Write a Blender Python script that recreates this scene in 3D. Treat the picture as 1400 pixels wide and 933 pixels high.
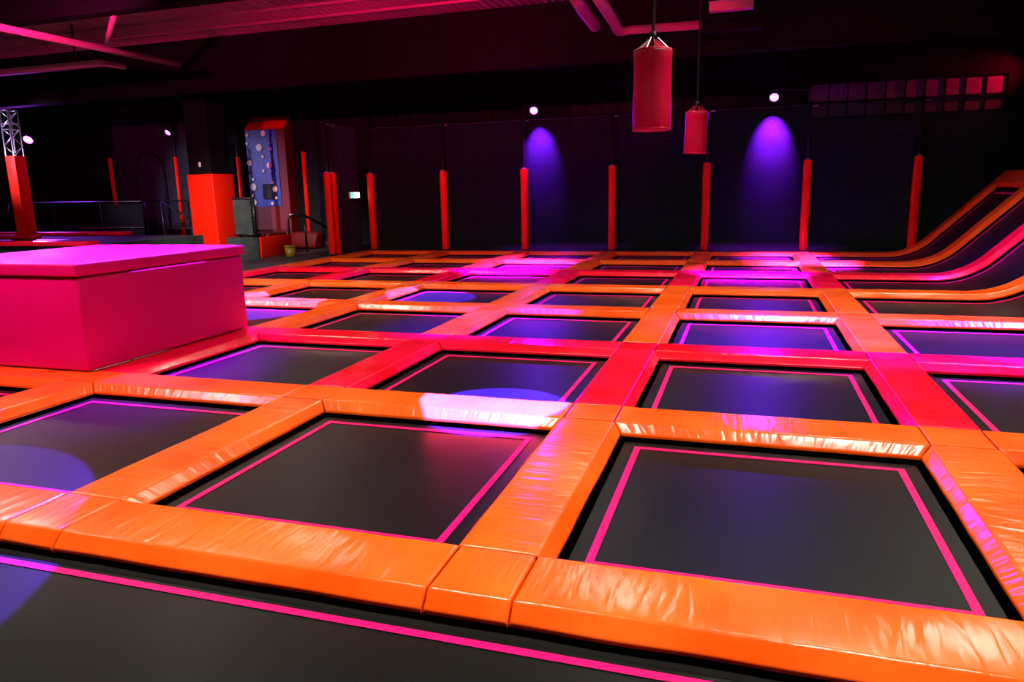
import bpy, bmesh, math, random
from mathutils import Vector, Matrix, noise

# ------------------------------------------------------------------ camera, world, exposure
sc = bpy.context.scene
col = sc.collection
for o in list(bpy.data.objects):
    bpy.data.objects.remove(o)
random.seed(4)
F_PX, YAW, PITCH, ROLL = 992.68, -0.31176, -0.20290, -0.02227
CAM_H = 1.6                                      # metres above the pad tops (z = 0)
cam = bpy.data.cameras.new('camera'); camo = bpy.data.objects.new('camera', cam); col.objects.link(camo)
cam.sensor_width = 36.0; cam.lens = 36.0 * F_PX / 1400.0; cam.clip_end = 200
cy, sy, cp, sp = math.cos(YAW), math.sin(YAW), math.cos(PITCH), math.sin(PITCH)
fwd = Vector((sy * cp, cy * cp, sp)); r0 = Vector((cy, -sy, 0)); u0 = r0.cross(fwd)
rr = r0 * math.cos(ROLL) + u0 * math.sin(ROLL); uu = -r0 * math.sin(ROLL) + u0 * math.cos(ROLL)
m = Matrix.Identity(4)
for i in range(3):
    m[i][0], m[i][1], m[i][2] = rr[i], uu[i], -fwd[i]
m[2][3] = CAM_H
camo.matrix_world = m
sc.camera = camo
sc.view_settings.view_transform = 'Standard'; sc.view_settings.look = 'None'
sc.view_settings.exposure = 0.2; sc.view_settings.gamma = 1.0; sc.view_settings.use_curve_mapping = False
w = bpy.data.worlds.new('world'); sc.world = w; w.use_nodes = True
w.node_tree.nodes['Background'].inputs[0].default_value = (0.002, 0.001, 0.003, 1)
w.node_tree.nodes['Background'].inputs[1].default_value = 1.0

# ------------------------------------------------------------------ light table (the lamps themselves are built below)
WARM = (1.0, 0.88, 0.72)
VIOLET = (0.22, 0.012, 1.0)
MAGENTA = (1.0, 0.03, 0.55)
RED = (1.0, 0.002, 0.17)
# twin tube ceiling lamps: x, y, length, watt
TUBES = [(-2.6, 2.5, 1.5, 170), (1.3, 2.4, 1.5, 170), (0.9, 8.0, 1.5, 130), (5.1, 8.0, 1.5, 110),
         (-7.8, 8.0, 1.5, 90), (-8.5, 12.2, 1.5, 120), (3.5, 11.5, 1.5, 110), (-2.0, 11.7, 1.5, 100),
         (-12.4, 8.6, 1.5, 260), (-16.6, 8.2, 1.5, 260), (-8.9, 2.4, 1.5, 90)]  # first two here are added out of view to brighten the left background
# ceiling profile spots throwing a hard round pool: position, target, half angle deg, watt
POOLS = [((-1.0, 3.3, 5.1), (-1.83, 5.24, -0.05), 6.3, 230000),
         ((-3.6, 11.4, 5.2), (-4.95, 11.1, 0), 8.0, 80000),
         ((-5.6, 10.6, 5.2), (-7.35, 9.6, 0), 12, 120000),
         ((-7.0, 7.5, 5.0), (-4.5, 2.1, 0), 10.0, 15000)]
# soft washes added to tint and brighten the hall, lamps not seen: position, target, half angle deg, watt, colour
ADDED_WASHES = [((-5.0, 12.1, 5.0), (-4.8, 16.6, 0), 12, 200000, (0.10, 0.008, 1.0)),
          ((2.4, 12.1, 5.0), (1.15, 17.2, 0), 11, 380000, (0.10, 0.012, 1.0)),
          ((0.6, 8.6, 5.1), (0.2, 8.7, 0), 17, 30000, (0.1, 0.008, 1.0)),
          ((4.6, 8.6, 5.1), (2.3, 8.6, 0), 20, 32000, (0.1, 0.008, 1.0)),
          ((-3.5, 8.8, 5.1), (-3.3, 8.7, 0), 17, 30000, (0.1, 0.008, 1.0)),
          ((-7.2, 9.4, 5.1), (-7.0, 6.6, 1), 24, 26000, (0.30, 0.004, 1.0)),
          ((-7.4, 2.2, 4.8), (-6.6, 5.2, 0.5), 30, 1100, (1.0, 0.05, 0.6)),
          ((0.5, 11.6, 5.0), (0.1, 14.6, 0), 13, 150000, (0.16, 0.004, 1.0)),
          ((-3.9, 11.5, 5.0), (-4.9, 15.0, 0), 14, 120000, (0.2, 0.004, 1.0)),
          ((4.4, 12.1, 5.0), (3.8, 14.6, 0.3), 12, 3000, (0.2, 0.004, 1.0)),
          ((-12.3, 10.2, 5.2), (-14.9, 18.6, 0.8), 17, 5200, (1.0, 0.9, 0.8)),
          ((-24.0, 12.0, 5.1), (-21.3, 17.2, 3.2), 16, 5000, (0.75, 0.6, 1.0))]
# uplights washing the corrugated roof red: position, target, half angle, watt, colour
UPLIGHTS = [((-6.8, 10.6, 4.9), (-7.6, 16.4, 6.0), 50, 2300, RED),
            ((-0.2, 11.6, 4.8), (-1.6, 16.5, 5.1), 18, 450, RED),
            ((-12.0, 9.4, 4.9), (-15.5, 16.5, 5.6), 40, 2400, (0.9, 0.02, 0.3))]

# ------------------------------------------------------------------ helpers
def tag(o, label=None, cat=None, group=None, kind=None):
    if label: o['label'] = label
    if cat: o['category'] = cat
    if group: o['group'] = group
    if kind: o['kind'] = kind
    return o

def empty(name, loc, label, cat, group=None, rz=0):
    o = bpy.data.objects.new(name, None); col.objects.link(o)
    o.location = loc; o.rotation_euler = (0, 0, rz); o.empty_display_size = 0.1
    return tag(o, label, cat, group)

def link(name, me, mat, parent=None, loc=None):
    o = bpy.data.objects.new(name, me); col.objects.link(o)
    if mat is not None and not me.materials: me.materials.append(mat)
    if parent is not None: o.parent = parent
    if loc is not None: o.location = loc
    return o

def obj(name, bm, mat, parent=None, smooth=False, loc=None):
    bmesh.ops.recalc_face_normals(bm, faces=bm.faces)
    me = bpy.data.meshes.new(name); bm.to_mesh(me); bm.free()
    if smooth:
        for p in me.polygons: p.use_smooth = True
    return link(name, me, mat, parent, loc)

def box(bm, x0, x1, y0, y1, z0, z1, bev=0.0):
    b = bm if not bev else bmesh.new()
    v = [b.verts.new((x, y, z)) for z in (z0, z1) for y in (y0, y1) for x in (x0, x1)]
    for f in ((0, 1, 3, 2), (4, 6, 7, 5), (0, 4, 5, 1), (2, 3, 7, 6), (0, 2, 6, 4), (1, 5, 7, 3)):
        b.faces.new([v[i] for i in f])
    if bev:
        bmesh.ops.recalc_face_normals(b, faces=b.faces)
        bmesh.ops.bevel(b, geom=list(b.edges), offset=bev, segments=2, affect='EDGES', profile=0.6)
        me = bpy.data.meshes.new('tmp'); b.to_mesh(me); b.free(); bm.from_mesh(me); bpy.data.meshes.remove(me)
    return bm

def bx(x0, x1, y0, y1, z0, z1, bev=0.0):
    return box(bmesh.new(), x0, x1, y0, y1, z0, z1, bev)

def tube(bm, pts, r, n=10, close=False):
    pts = [Vector(p) for p in pts]; rings = []
    prev = None
    for i, p in enumerate(pts):
        a = pts[max(i - 1, 0)]; c = pts[min(i + 1, len(pts) - 1)]
        if close: a = pts[i - 1]; c = pts[(i + 1) % len(pts)]
        t = (c - a).normalized()
        ref = prev if prev is not None else (Vector((0, 0, 1)) if abs(t.z) < 0.9 else Vector((0, 1, 0)))
        s = (ref - t * ref.dot(t))
        if s.length < 1e-5: s = t.orthogonal()
        s.normalize(); prev = s; q = t.cross(s)
        rad = r[i] if isinstance(r, (list, tuple)) else r
        rings.append([bm.verts.new(p + (s * math.cos(2 * math.pi * k / n) + q * math.sin(2 * math.pi * k / n)) * rad) for k in range(n)])
    m_ = len(rings)
    for i in range(m_ if close else m_ - 1):
        A, B = rings[i], rings[(i + 1) % m_]
        for k in range(n):
            bm.faces.new((A[k], A[(k + 1) % n], B[(k + 1) % n], B[k]))
    if not close:
        bm.faces.new(rings[0][::-1]); bm.faces.new(rings[-1])
    return bm

def prism(bm, poly, y0, y1, axis='y'):
    """extrude a polygon given in (a, z) along an axis"""
    def P(a, z, t): return (a, t, z) if axis == 'y' else (t, a, z)
    A = [bm.verts.new(P(a, z, y0)) for a, z in poly]; B = [bm.verts.new(P(a, z, y1)) for a, z in poly]
    n = len(poly)
    bm.faces.new(A); bm.faces.new(B[::-1])
    for i in range(n): bm.faces.new((A[i], B[i], B[(i + 1) % n], A[(i + 1) % n]))
    return bm

# ------------------------------------------------------------------ materials
def mat(name, base, rough=0.5, metal=0.0, spec=0.5, coat=0.0, coat_rough=0.1, build=None):
    mt = bpy.data.materials.new(name); mt.use_nodes = True
    nt = mt.node_tree; b = nt.nodes['Principled BSDF']
    b.inputs['Base Color'].default_value = (*base, 1); b.inputs['Roughness'].default_value = rough
    b.inputs['Metallic'].default_value = metal; b.inputs['Specular IOR Level'].default_value = spec
    b.inputs['Coat Weight'].default_value = coat; b.inputs['Coat Roughness'].default_value = coat_rough
    if build: build(nt, b)
    return mt

def N(nt, t, **kw):
    n = nt.nodes.new(t)
    for k, v in kw.items():
        if k in n.inputs: n.inputs[k].default_value = v
        else: setattr(n, k, v)
    return n

def vary(nt, b, c1, c2, scale, vec=None, detail=4, lo=0.35, hi=0.65):
    n = N(nt, 'ShaderNodeTexNoise', Scale=scale, Detail=detail)
    if vec is not None: nt.links.new(vec, n.inputs['Vector'])
    r = nt.nodes.new('ShaderNodeValToRGB')
    r.color_ramp.elements[0].position = lo; r.color_ramp.elements[1].position = hi
    r.color_ramp.elements[0].color = (*c1, 1); r.color_ramp.elements[1].color = (*c2, 1)
    nt.links.new(n.outputs['Fac'], r.inputs['Fac']); nt.links.new(r.outputs['Color'], b.inputs['Base Color'])
    return n

def vinyl(name, c1, c2, rough=0.17, spec=0.45):
    """tarpaulin skin: gathered creases run across the pad (object x is the pad's length)"""
    def build(nt, b):
        tc = nt.nodes.new('ShaderNodeTexCoord'); geo = nt.nodes.new('ShaderNodeNewGeometry')
        oi = nt.nodes.new('ShaderNodeObjectInfo')
        add = nt.nodes.new('ShaderNodeVectorMath'); add.operation = 'ADD'
        comb = nt.nodes.new('ShaderNodeCombineXYZ')
        mul = N(nt, 'ShaderNodeMath', operation='MULTIPLY'); mul.inputs[1].default_value = 37.0
        nt.links.new(oi.outputs['Random'], mul.inputs[0])
        for k in range(3): nt.links.new(mul.outputs[0], comb.inputs[k])
        nt.links.new(tc.outputs['UV'], add.inputs[0]); nt.links.new(comb.outputs[0], add.inputs[1])
        vec = add.outputs[0]
        vary(nt, b, c1, c2, 1.6, vec, 5)
        # skewed creases
        mp = N(nt, 'ShaderNodeMapping'); mp.inputs['Scale'].default_value = (13, 3.0, 1); mp.inputs['Rotation'].default_value = (0, 0, 0.5)
        nt.links.new(vec, mp.inputs['Vector'])
        n1 = N(nt, 'ShaderNodeTexNoise', Scale=1.0, Detail=2.0, Distortion=0.6); nt.links.new(mp.outputs[0], n1.inputs['Vector'])
        mp2 = N(nt, 'ShaderNodeMapping'); mp2.inputs['Scale'].default_value = (45, 5, 1); mp2.inputs['Rotation'].default_value = (0, 0, -0.15)
        nt.links.new(vec, mp2.inputs['Vector'])
        n2 = N(nt, 'ShaderNodeTexNoise', Scale=1.0, Detail=1.0, Distortion=0.4); nt.links.new(mp2.outputs[0], n2.inputs['Vector'])
        n3 = N(nt, 'ShaderNodeTexNoise', Scale=2.2, Detail=2.0); nt.links.new(vec, n3.inputs['Vector'])
        # creases come in patches
        r3 = nt.nodes.new('ShaderNodeMapRange'); r3.inputs['From Min'].default_value = 0.40; r3.inputs['From Max'].default_value = 0.62
        nt.links.new(n3.outputs['Fac'], r3.inputs['Value'])
        m1 = N(nt, 'ShaderNodeMath', operation='MULTIPLY'); nt.links.new(n2.outputs['Fac'], m1.inputs[0]); nt.links.new(r3.outputs[0], m1.inputs[1])
        m2 = N(nt, 'ShaderNodeMath', operation='MULTIPLY_ADD'); nt.links.new(n1.outputs['Fac'], m2.inputs[0]); m2.inputs[1].default_value = 1.8
        m3 = N(nt, 'ShaderNodeMath', operation='MULTIPLY'); nt.links.new(m1.outputs[0], m3.inputs[0]); m3.inputs[1].default_value = 0.40
        nt.links.new(m3.outputs[0], m2.inputs[2])
        bp = N(nt, 'ShaderNodeBump', Strength=0.38, Distance=0.010); nt.links.new(m2.outputs[0], bp.inputs['Height'])
        nt.links.new(bp.outputs[0], b.inputs['Normal'])
        rn = N(nt, 'ShaderNodeMapRange'); rn.inputs['To Min'].default_value = rough - 0.08; rn.inputs['To Max'].default_value = rough + 0.12
        nt.links.new(n3.outputs['Fac'], rn.inputs['Value']); nt.links.new(rn.outputs[0], b.inputs['Roughness'])
    return mat(name, c1, rough, 0, spec, build=build)

def woven(name, base, rough=0.45, spec=0.22):
    def build(nt, b):
        tc = nt.nodes.new('ShaderNodeTexCoord')
        n = vary(nt, b, tuple(c * 0.75 for c in base), tuple(c * 1.3 for c in base), 2.2, tc.outputs['Object'], 8, 0.3, 0.7)
        v = N(nt, 'ShaderNodeTexNoise', Scale=160.0, Detail=2.0); nt.links.new(tc.outputs['Object'], v.inputs['Vector'])
        bp = N(nt, 'ShaderNodeBump', Strength=0.25, Distance=0.002); nt.links.new(v.outputs['Fac'], bp.inputs['Height'])
        nt.links.new(bp.outputs[0], b.inputs['Normal'])
    return mat(name, base, rough, 0, spec, build=build)

def emit(name, c, s):
    mt = bpy.data.materials.new(name); mt.use_nodes = True; nt = mt.node_tree
    b = nt.nodes['Principled BSDF']; b.inputs['Base Color'].default_value = (0.1, 0.1, 0.1, 1)
    b.inputs['Emission Color'].default_value = (*c, 1); b.inputs['Emission Strength'].default_value = s
    return mt

def netting(name, base, clear):
    mt = bpy.data.materials.new(name); mt.use_nodes = True; nt = mt.node_tree
    b = nt.nodes['Principled BSDF']; b.inputs['Base Color'].default_value = (*base, 1); b.inputs['Roughness'].default_value = 0.75
    b.inputs['Specular IOR Level'].default_value = 0.08
    tr = nt.nodes.new('ShaderNodeBsdfTransparent'); mx = nt.nodes.new('ShaderNodeMixShader')
    out = nt.nodes['Material Output']; mx.inputs[0].default_value = clear
    nt.links.new(b.outputs[0], mx.inputs[1]); nt.links.new(tr.outputs[0], mx.inputs[2]); nt.links.new(mx.outputs[0], out.inputs[0])
    return mt

def rough_wall(name, base, rough=0.8, scale=3.0):
    def build(nt, b):
        tc = nt.nodes.new('ShaderNodeTexCoord')
        vary(nt, b, tuple(c * 0.7 for c in base), tuple(c * 1.3 for c in base), scale, tc.outputs['Object'], 6, 0.3, 0.7)
        v = N(nt, 'ShaderNodeTexNoise', Scale=40.0, Detail=4.0); nt.links.new(tc.outputs['Object'], v.inputs['Vector'])
        bp = N(nt, 'ShaderNodeBump', Strength=0.2, Distance=0.01); nt.links.new(v.outputs['Fac'], bp.inputs['Height'])
        nt.links.new(bp.outputs[0], b.inputs['Normal'])
    return mat(name, base, rough, 0, 0.08, build=build)

def floor_mat():
    def build(nt, b):
        tc = nt.nodes.new('ShaderNodeTexCoord')
        vary(nt, b, (0.035, 0.04, 0.042), (0.11, 0.115, 0.115), 2.5, tc.outputs['Object'], 9, 0.35, 0.72)
    return mat('concrete_floor', (0.05, 0.05, 0.05), 0.5, build=build)

M = dict(
    orange=vinyl('orange_vinyl', (0.95, 0.090, 0.003), (1.0, 0.145, 0.012)),
    red=vinyl('red_vinyl', (0.85, 0.003, 0.012), (0.98, 0.008, 0.06)),
    post_red=vinyl('red_foam_cover', (0.85, 0.012, 0.002), (0.92, 0.018, 0.004), 0.45, 0.15),  # red as the post covers look in dim light, put into the colour
    pink=mat('pink_vinyl', (0.56, 0.001, 0.07), 0.42, 0, 0.15, build=lambda nt, b: vary(nt, b, (0.48, 0.0005, 0.09), (0.55, 0.001, 0.12), 1.2)),
    bed=woven('black_jumping_fabric', (0.0036, 0.0060, 0.0058), 0.38, 0.11),
    edge=woven('black_edge_webbing', (0.002, 0.002, 0.002), 0.9),
    line=mat('pink_tape', (0.8, 0.001, 0.15), 0.5, 0, 0.15, build=lambda nt, b: vary(nt, b, (0.7, 0.001, 0.13), (0.85, 0.002, 0.17), 6)),
    black=woven('black_paint', (0.004, 0.004, 0.0045), 0.5),
    steel=mat('black_steel', (0.02, 0.02, 0.02), 0.35, 0.6, build=lambda nt, b: vary(nt, b, (0.015, 0.015, 0.016), (0.03, 0.03, 0.03), 8)),
    alu=mat('aluminium', (0.75, 0.75, 0.78), 0.28, 1.0, build=lambda nt, b: vary(nt, b, (0.68, 0.68, 0.72), (0.8, 0.8, 0.84), 9)),
    net=netting('black_netting', (0.009, 0.026, 0.023), 0.35),
    wall=rough_wall('dark_wall_paint', (0.010, 0.0105, 0.011)),
    cladding=rough_wall('black_cladding', (0.004, 0.004, 0.0045)),
    grey=rough_wall('charcoal_board', (0.032, 0.040, 0.042)),
    arch=rough_wall('slate_board', (0.035, 0.038, 0.055)),
    beam=rough_wall('dark_beam_paint', (0.004, 0.0025, 0.003), 0.7),
    roof=mat('red_lit_roof_sheet', (0.36, 0.13, 0.17), 0.6, 0, 0.2, build=lambda nt, b: vary(nt, b, (0.30, 0.10, 0.14), (0.42, 0.15, 0.2), 1.5)),  # red of the roof lighting is put into the base colour
    pipe=mat('painted_duct', (0.45, 0.14, 0.18), 0.5, 0, build=lambda nt, b: vary(nt, b, (0.4, 0.12, 0.16), (0.5, 0.16, 0.2), 4)),
    floor=floor_mat(),
    pane=mat('frosted_pane', (0.55, 0.53, 0.53), 0.5, 0, 0.1, build=lambda nt, b: vary(nt, b, (0.2, 0.18, 0.18), (0.25, 0.23, 0.23), 3)),
    dark_pane=mat('dark_glass_pane', (0.03, 0.032, 0.034), 0.5, 0, 0.1, build=lambda nt, b: vary(nt, b, (0.006, 0.007, 0.007), (0.009, 0.01, 0.01), 2)),
    bag=vinyl('red_bag_vinyl', (0.34, 0.0005, 0.025), (0.40, 0.001, 0.035), 0.34, 0.25),
    blue=mat('blue_panel', (0.01, 0.035, 0.33), 0.5, build=lambda nt, b: vary(nt, b, (0.008, 0.03, 0.28), (0.012, 0.045, 0.4), 5)),
    dot=mat('pale_disc', (0.72, 0.72, 0.66), 0.5, build=lambda nt, b: vary(nt, b, (0.65, 0.65, 0.6), (0.8, 0.8, 0.72), 7)),
    ring=mat('grey_ring', (0.18, 0.22, 0.3), 0.5, build=lambda nt, b: vary(nt, b, (0.15, 0.18, 0.26), (0.22, 0.26, 0.34), 7)),
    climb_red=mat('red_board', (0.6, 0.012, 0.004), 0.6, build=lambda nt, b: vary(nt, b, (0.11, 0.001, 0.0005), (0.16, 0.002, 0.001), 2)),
    bucket=mat('yellow_plastic', (0.55, 0.42, 0.03), 0.4, build=lambda nt, b: vary(nt, b, (0.42, 0.42, 0.03), (0.62, 0.44, 0.03), 9)),
    white=mat('white_plastic', (0.75, 0.75, 0.72), 0.4, build=lambda nt, b: vary(nt, b, (0.7, 0.7, 0.67), (0.8, 0.8, 0.78), 5)),
    green=emit('exit_green', (0.05, 0.9, 0.45), 2.2),
    sign=emit('exit_white', (0.75, 1.0, 0.9), 5.0),
    lens=emit('violet_lens', (0.5, 0.035, 1.0), 22.0),
    tubeglow=emit('tube_glow', WARM, 18.0),
)

# ------------------------------------------------------------------ the court's grid (metres, pad tops at z = 0)
X0, PX, W = -5.917, 2.3575, 0.371
DB, HB = 0.06, 0.068                              # pad bevel: out, down
BED_Z = -0.112
KY = [None, 2.875, 5.25, 7.612, 9.968, 12.335, 14.690, 16.975, 19.270]   # far edge of each cross row
CL = {c: X0 + PX * i for c, i in dict(Y=-2, Z=-1, A=0, B=1, C=2, D=3).items()}   # left edge of each runner
CR = {c: v + W for c, v in CL.items()}
FLOOR = -0.08
Y_END = KY[8] + 0.07

# ramp profile: flat, arc, incline at 45 degrees
ARC_X, ARC_R = 3.17, 1.2
ARC_L = ARC_R * math.pi / 4
def ramp(x):
    """x along the unrolled surface -> (x, z, angle)"""
    if x <= ARC_X: return x, 0.0, 0.0
    s = x - ARC_X
    if s <= ARC_L:
        a = s / ARC_R
        return ARC_X + ARC_R * math.sin(a), ARC_R * (1 - math.cos(a)), a
    q = s - ARC_L; c = math.sqrt(0.5)
    return ARC_X + ARC_R * c + q * c, ARC_R * (1 - c) + q * c, math.pi / 4
S_TOP = ARC_X + ARC_L + (1.82 - ARC_R * (1 - math.sqrt(0.5))) * math.sqrt(2)   # unrolled x of the coping's outer edge

def bend(x, y, z):
    px, pz, a = ramp(x)
    return Vector((px - math.sin(a) * z, y, pz + math.cos(a) * z))

def samples(a, b, step, gap):
    n = max(2, int(round((b - a) / step)))
    L = [a, a + 0.003, a + 0.008, a + 0.02] + [a + 0.02 + (b - a - 0.04) * i / n for i in range(1, n)] + [b - 0.02, b - 0.008, b - 0.003, b]
    return L

def pad_mesh(name, a, b, c0, c1, bev0, bev1, along='x', step=0.12, seed=0, curved=False, end0=0, end1=0):
    """a..b length (top), c0..c1 cross extent of the flat top, bev0/bev1: bevelled long sides;
    end0/end1: bevelled ends.  The bevels are mitred."""
    def zt(k):
        return 0.0
    # cross profile: (offset, z, inset at ends per bevel)
    g = 0.004
    prof = []
    if bev0: prof += [(c0 - DB + 0.004, -HB - 0.02), (c0 - DB, -HB - 0.004), (c0 - DB + 0.002, -HB + 0.003), (c0 - DB + 0.006, -HB + 0.008), (c0 - DB * 0.5, -HB * 0.5), (c0 - 0.015, -0.0165), (c0 - 0.010, -0.0110), (c0 - 0.003, -0.0032)]
    else: prof += [(c0 + g, -HB), (c0 + g, -0.010), (c0 + g + 0.004, -0.003)]
    wdt = c1 - c0
    prof += [(c0 + 0.005, 0.0), (c0 + 0.011, 0.0004), (c0 + wdt * 0.3, 0.001), (c0 + wdt * 0.5, 0.0015), (c0 + wdt * 0.7, 0.001), (c1 - 0.011, 0.0004), (c1 - 0.005, 0.0)]
    if bev1: prof += [(c1 + 0.003, -0.0032), (c1 + 0.010, -0.0110), (c1 + 0.015, -0.0165), (c1 + DB * 0.5, -HB * 0.5), (c1 + DB - 0.006, -HB + 0.008), (c1 + DB - 0.002, -HB + 0.003), (c1 + DB, -HB - 0.004), (c1 + DB - 0.004, -HB - 0.02)]
    else: prof += [(c1 - g - 0.004, -0.003), (c1 - g, -0.010), (c1 - g, -HB)]
    L = samples(a, b, step, g)
    rnd = random.Random(seed)
    ph = rnd.random() * 50
    bm = bmesh.new(); uv = bm.loops.layers.uv.new('UVMap')
    grid = []
    for i, s in enumerate(L):
        row = []
        t = (s - a) / (b - a)
        for (c, z) in prof:
            out = max(0.0, c0 - c, c - c1)
            # mitre: bevelled sides get shorter as they go down
            lo, hi = a + g, b - g
            if out > 0 and not (end0 == 2 or (end0 == 3 and c < c0)): lo = a + out + g
            if out > 0 and not (end1 == 2 or (end1 == 3 and c < c0)): hi = b - out - g
            ss = lo + (hi - lo) * t
            zz = z
            e = min(s - a, b - s)
            if e < 0.008: zz -= 0.011 * (1 - e / 0.008) ** 2
            if -0.055 < z:
                zz += 0.003 * noise.noise(Vector((ss * 5 + ph, c * 4 + ph, 3.1))) + 0.0016 * noise.noise(Vector((ss * 17 + c * 6 + ph, c * 5, 1.7)))
            cc = c
            if out > DB * 0.8: cc += (0.006 * noise.noise(Vector((ss * 3 + ph, 7.7, 1.3)))) * (1 if c > c1 else -1)
            row.append((ss, cc, zz))
        grid.append(row)
    def place(s, c, z):
        if along == 'x': return bend(s, c, z) if curved else Vector((s, c, z))
        return bend(c, s, z) if curved else Vector((c, s, z))
    V = [[bm.verts.new(place(*p)) for p in row] for row in grid]
    for i in range(len(L) - 1):
        for j in range(len(prof) - 1):
            f = bm.faces.new((V[i][j], V[i + 1][j], V[i + 1][j + 1], V[i][j + 1])); f.smooth = True
            for lp, (p, q) in zip(f.loops, ((i, j), (i + 1, j), (i + 1, j + 1), (i, j + 1))):
                lp[uv].uv = (L[p] + ph, prof[q][0] + prof[q][1] * 0.7)
    # ends and underside
    for i in (0, -1):
        under = [bm.verts.new(place(grid[i][j][0], grid[i][j][1], -HB - 0.022)) for j in (0, len(prof) - 1)]
        bm.faces.new(V[i] + [under[1], under[0]])
    bmesh.ops.recalc_face_normals(bm, faces=bm.faces)
    # recalc may flip an open surface: make the top face up
    up = sum(f.normal.z * f.calc_area() for f in bm.faces)
    if up < 0: bmesh.ops.reverse_faces(bm, faces=bm.faces)
    me = bpy.data.meshes.new(name); bm.to_mesh(me); bm.free()
    return me

ORD = [None, 'front', 'second', 'third', 'fourth', 'fifth', 'sixth', 'seventh', 'back']
LANES = {('C', 'D'): 'lane beside the ramps', ('B', 'C'): 'second lane left of the ramps', ('A', 'B'): 'third lane left of the ramps',
         ('Z', 'A'): 'fourth lane left of the ramps', ('Y', 'Z'): 'outer left lane'}
RUN = {'D': 'first runner left of the ramps', 'C': 'second runner left of the ramps', 'B': 'third runner left of the ramps',
       'A': 'fourth runner left of the ramps', 'Z': 'fifth runner left of the ramps', 'Y': 'outer left runner'}
TROW = [None, 'front', 'second', 'third', 'fourth', 'fifth', 'sixth', 'back']
RED_ROWS = (3, 6)
def first_lane(lane):
    return {('Y', 'Z'): 4, ('Z', 'A'): 1}.get(lane, 1)

def set_origin(o, me, p):
    me.transform(Matrix.Translation(-Vector(p))); o.location = p

# cross pads
sd = 0
for lane, lname in LANES.items():
    for j in range(1, 9):
        if lane == ('Y', 'Z') and j < 4: continue
        sd += 1
        c1 = KY[j]; c0 = c1 - W; red = j in RED_ROWS
        a, b = CR[lane[0]], CL[lane[1]]
        me = pad_mesh('cross_pad', a, b, c0, c1, True, True, seed=sd, end0=3 if j == 1 else 0, end1=3 if j == 1 else 0)
        o = link('cross_pad', me, M['red' if red else 'orange']); set_origin(o, me, ((a + b) / 2, (c0 + c1) / 2, -HB))
        tag(o, '%s padded cross bar in %s row, %s' % ('red' if red else 'orange', ORD[j] + (' (farthest)' if j == 8 else ''), lname), 'pad', 'cross pads of the trampoline court')
# runner pads and corner pads
for c, rname in RUN.items():
    for j in range(1, 9):
        if c == 'Y' and j < 4: continue
        if c == 'Z' and j < 2: continue
        sd += 1
        # corner
        k1 = KY[j]; k0 = k1 - W; red = j in RED_ROWS
        me = pad_mesh('corner_pad', CL[c], CR[c], k0, k1, j == 1, j == 8, seed=sd, step=0.06, end0=2, end1=2)
        o = link('corner_pad', me, M['red' if red else 'orange']); set_origin(o, me, ((CL[c] + CR[c]) / 2, (k0 + k1) / 2, -HB))
        tag(o, '%s square pad where %s meets the %s cross row' % ('red' if red else 'orange', rname, ORD[j]), 'pad', 'square corner pads of the trampoline court')
        if j < 8:
            sd += 1
            redr = j in (2, 5)
            a, b = KY[j], KY[j + 1] - W
            me = pad_mesh('runner_pad', a, b, CL[c], CR[c], True, True, along='y', seed=sd)
            o = link('runner_pad', me, M['red' if redr else 'orange']); set_origin(o, me, ((CL[c] + CR[c]) / 2, (a + b) / 2, -HB))
            tag(o, '%s runner pad between %s and %s cross rows, %s' % ('red' if redr else 'orange', ORD[j], ORD[j + 1], rname.replace(' left of the ramps', ' from ramps')), 'pad', 'runner pads of the trampoline court')
# ramp pads
XE = S_TOP - W
for j in range(1, 9):
    sd += 1
    c1 = KY[j]; c0 = c1 - W; red = j in RED_ROWS
    me = pad_mesh('ramp_pad', CR['D'], XE, c0, c1, True, True, seed=sd, step=0.09, curved=True)
    o = link('ramp_pad', me, M['red' if red else 'orange']); set_origin(o, me, (CR['D'], (c0 + c1) / 2, -HB))
    tag(o, '%s padded bar curving up the right hand ramp, %s row from the front' % ('red' if red else 'orange', ORD[j]), 'pad', 'pads curving up the ramps')
    sd += 1
    me = pad_mesh('coping_pad', c0, c1, XE, S_TOP, False, True, along='y', seed=sd, curved=True, end0=2, end1=2, step=0.09)
    o = link('coping_pad', me, M['orange']); set_origin(o, me, (bend(S_TOP, (c0 + c1) / 2, -HB)))
    tag(o, 'short orange pad capping the top end of ramp row %s at the right' % ORD[j], 'pad', 'pads along the top of the ramps')
    if j < 8:
        sd += 1
        me = pad_mesh('coping_pad', c1, KY[j + 1] - W, XE, S_TOP, True, True, along='y', seed=sd, curved=True)
        o = link('coping_pad', me, M['orange']); set_origin(o, me, (bend(S_TOP, (c0 + c1) / 2, -HB)))
        tag(o, 'long orange pad along the ramp top between ramp rows %s and %s' % (ORD[j], ORD[j + 1]), 'pad', 'pads along the top of the ramps')

# ------------------------------------------------------------------ trampolines
def sheet(name, xs, ys, z, mt, parent, curved=False, sag=0.0):
    bm = bmesh.new()
    V = []
    for x in xs:
        row = []
        for y in ys:
            tx = (x - xs[0]) / (xs[-1] - xs[0]); ty = (y - ys[0]) / (ys[-1] - ys[0])
            zz = z - sag * math.sin(math.pi * tx) * math.sin(math.pi * ty)
            row.append(bm.verts.new(bend(x, y, zz) if curved else (x, y, zz)))
        V.append(row)
    for i in range(len(xs) - 1):
        for k in range(len(ys) - 1):
            f = bm.faces.new((V[i][k], V[i + 1][k], V[i + 1][k + 1], V[i][k + 1])); f.smooth = True
    me = bpy.data.meshes.new(name); bm.to_mesh(me); bm.free()
    return link(name, me, mt, parent)

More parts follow.
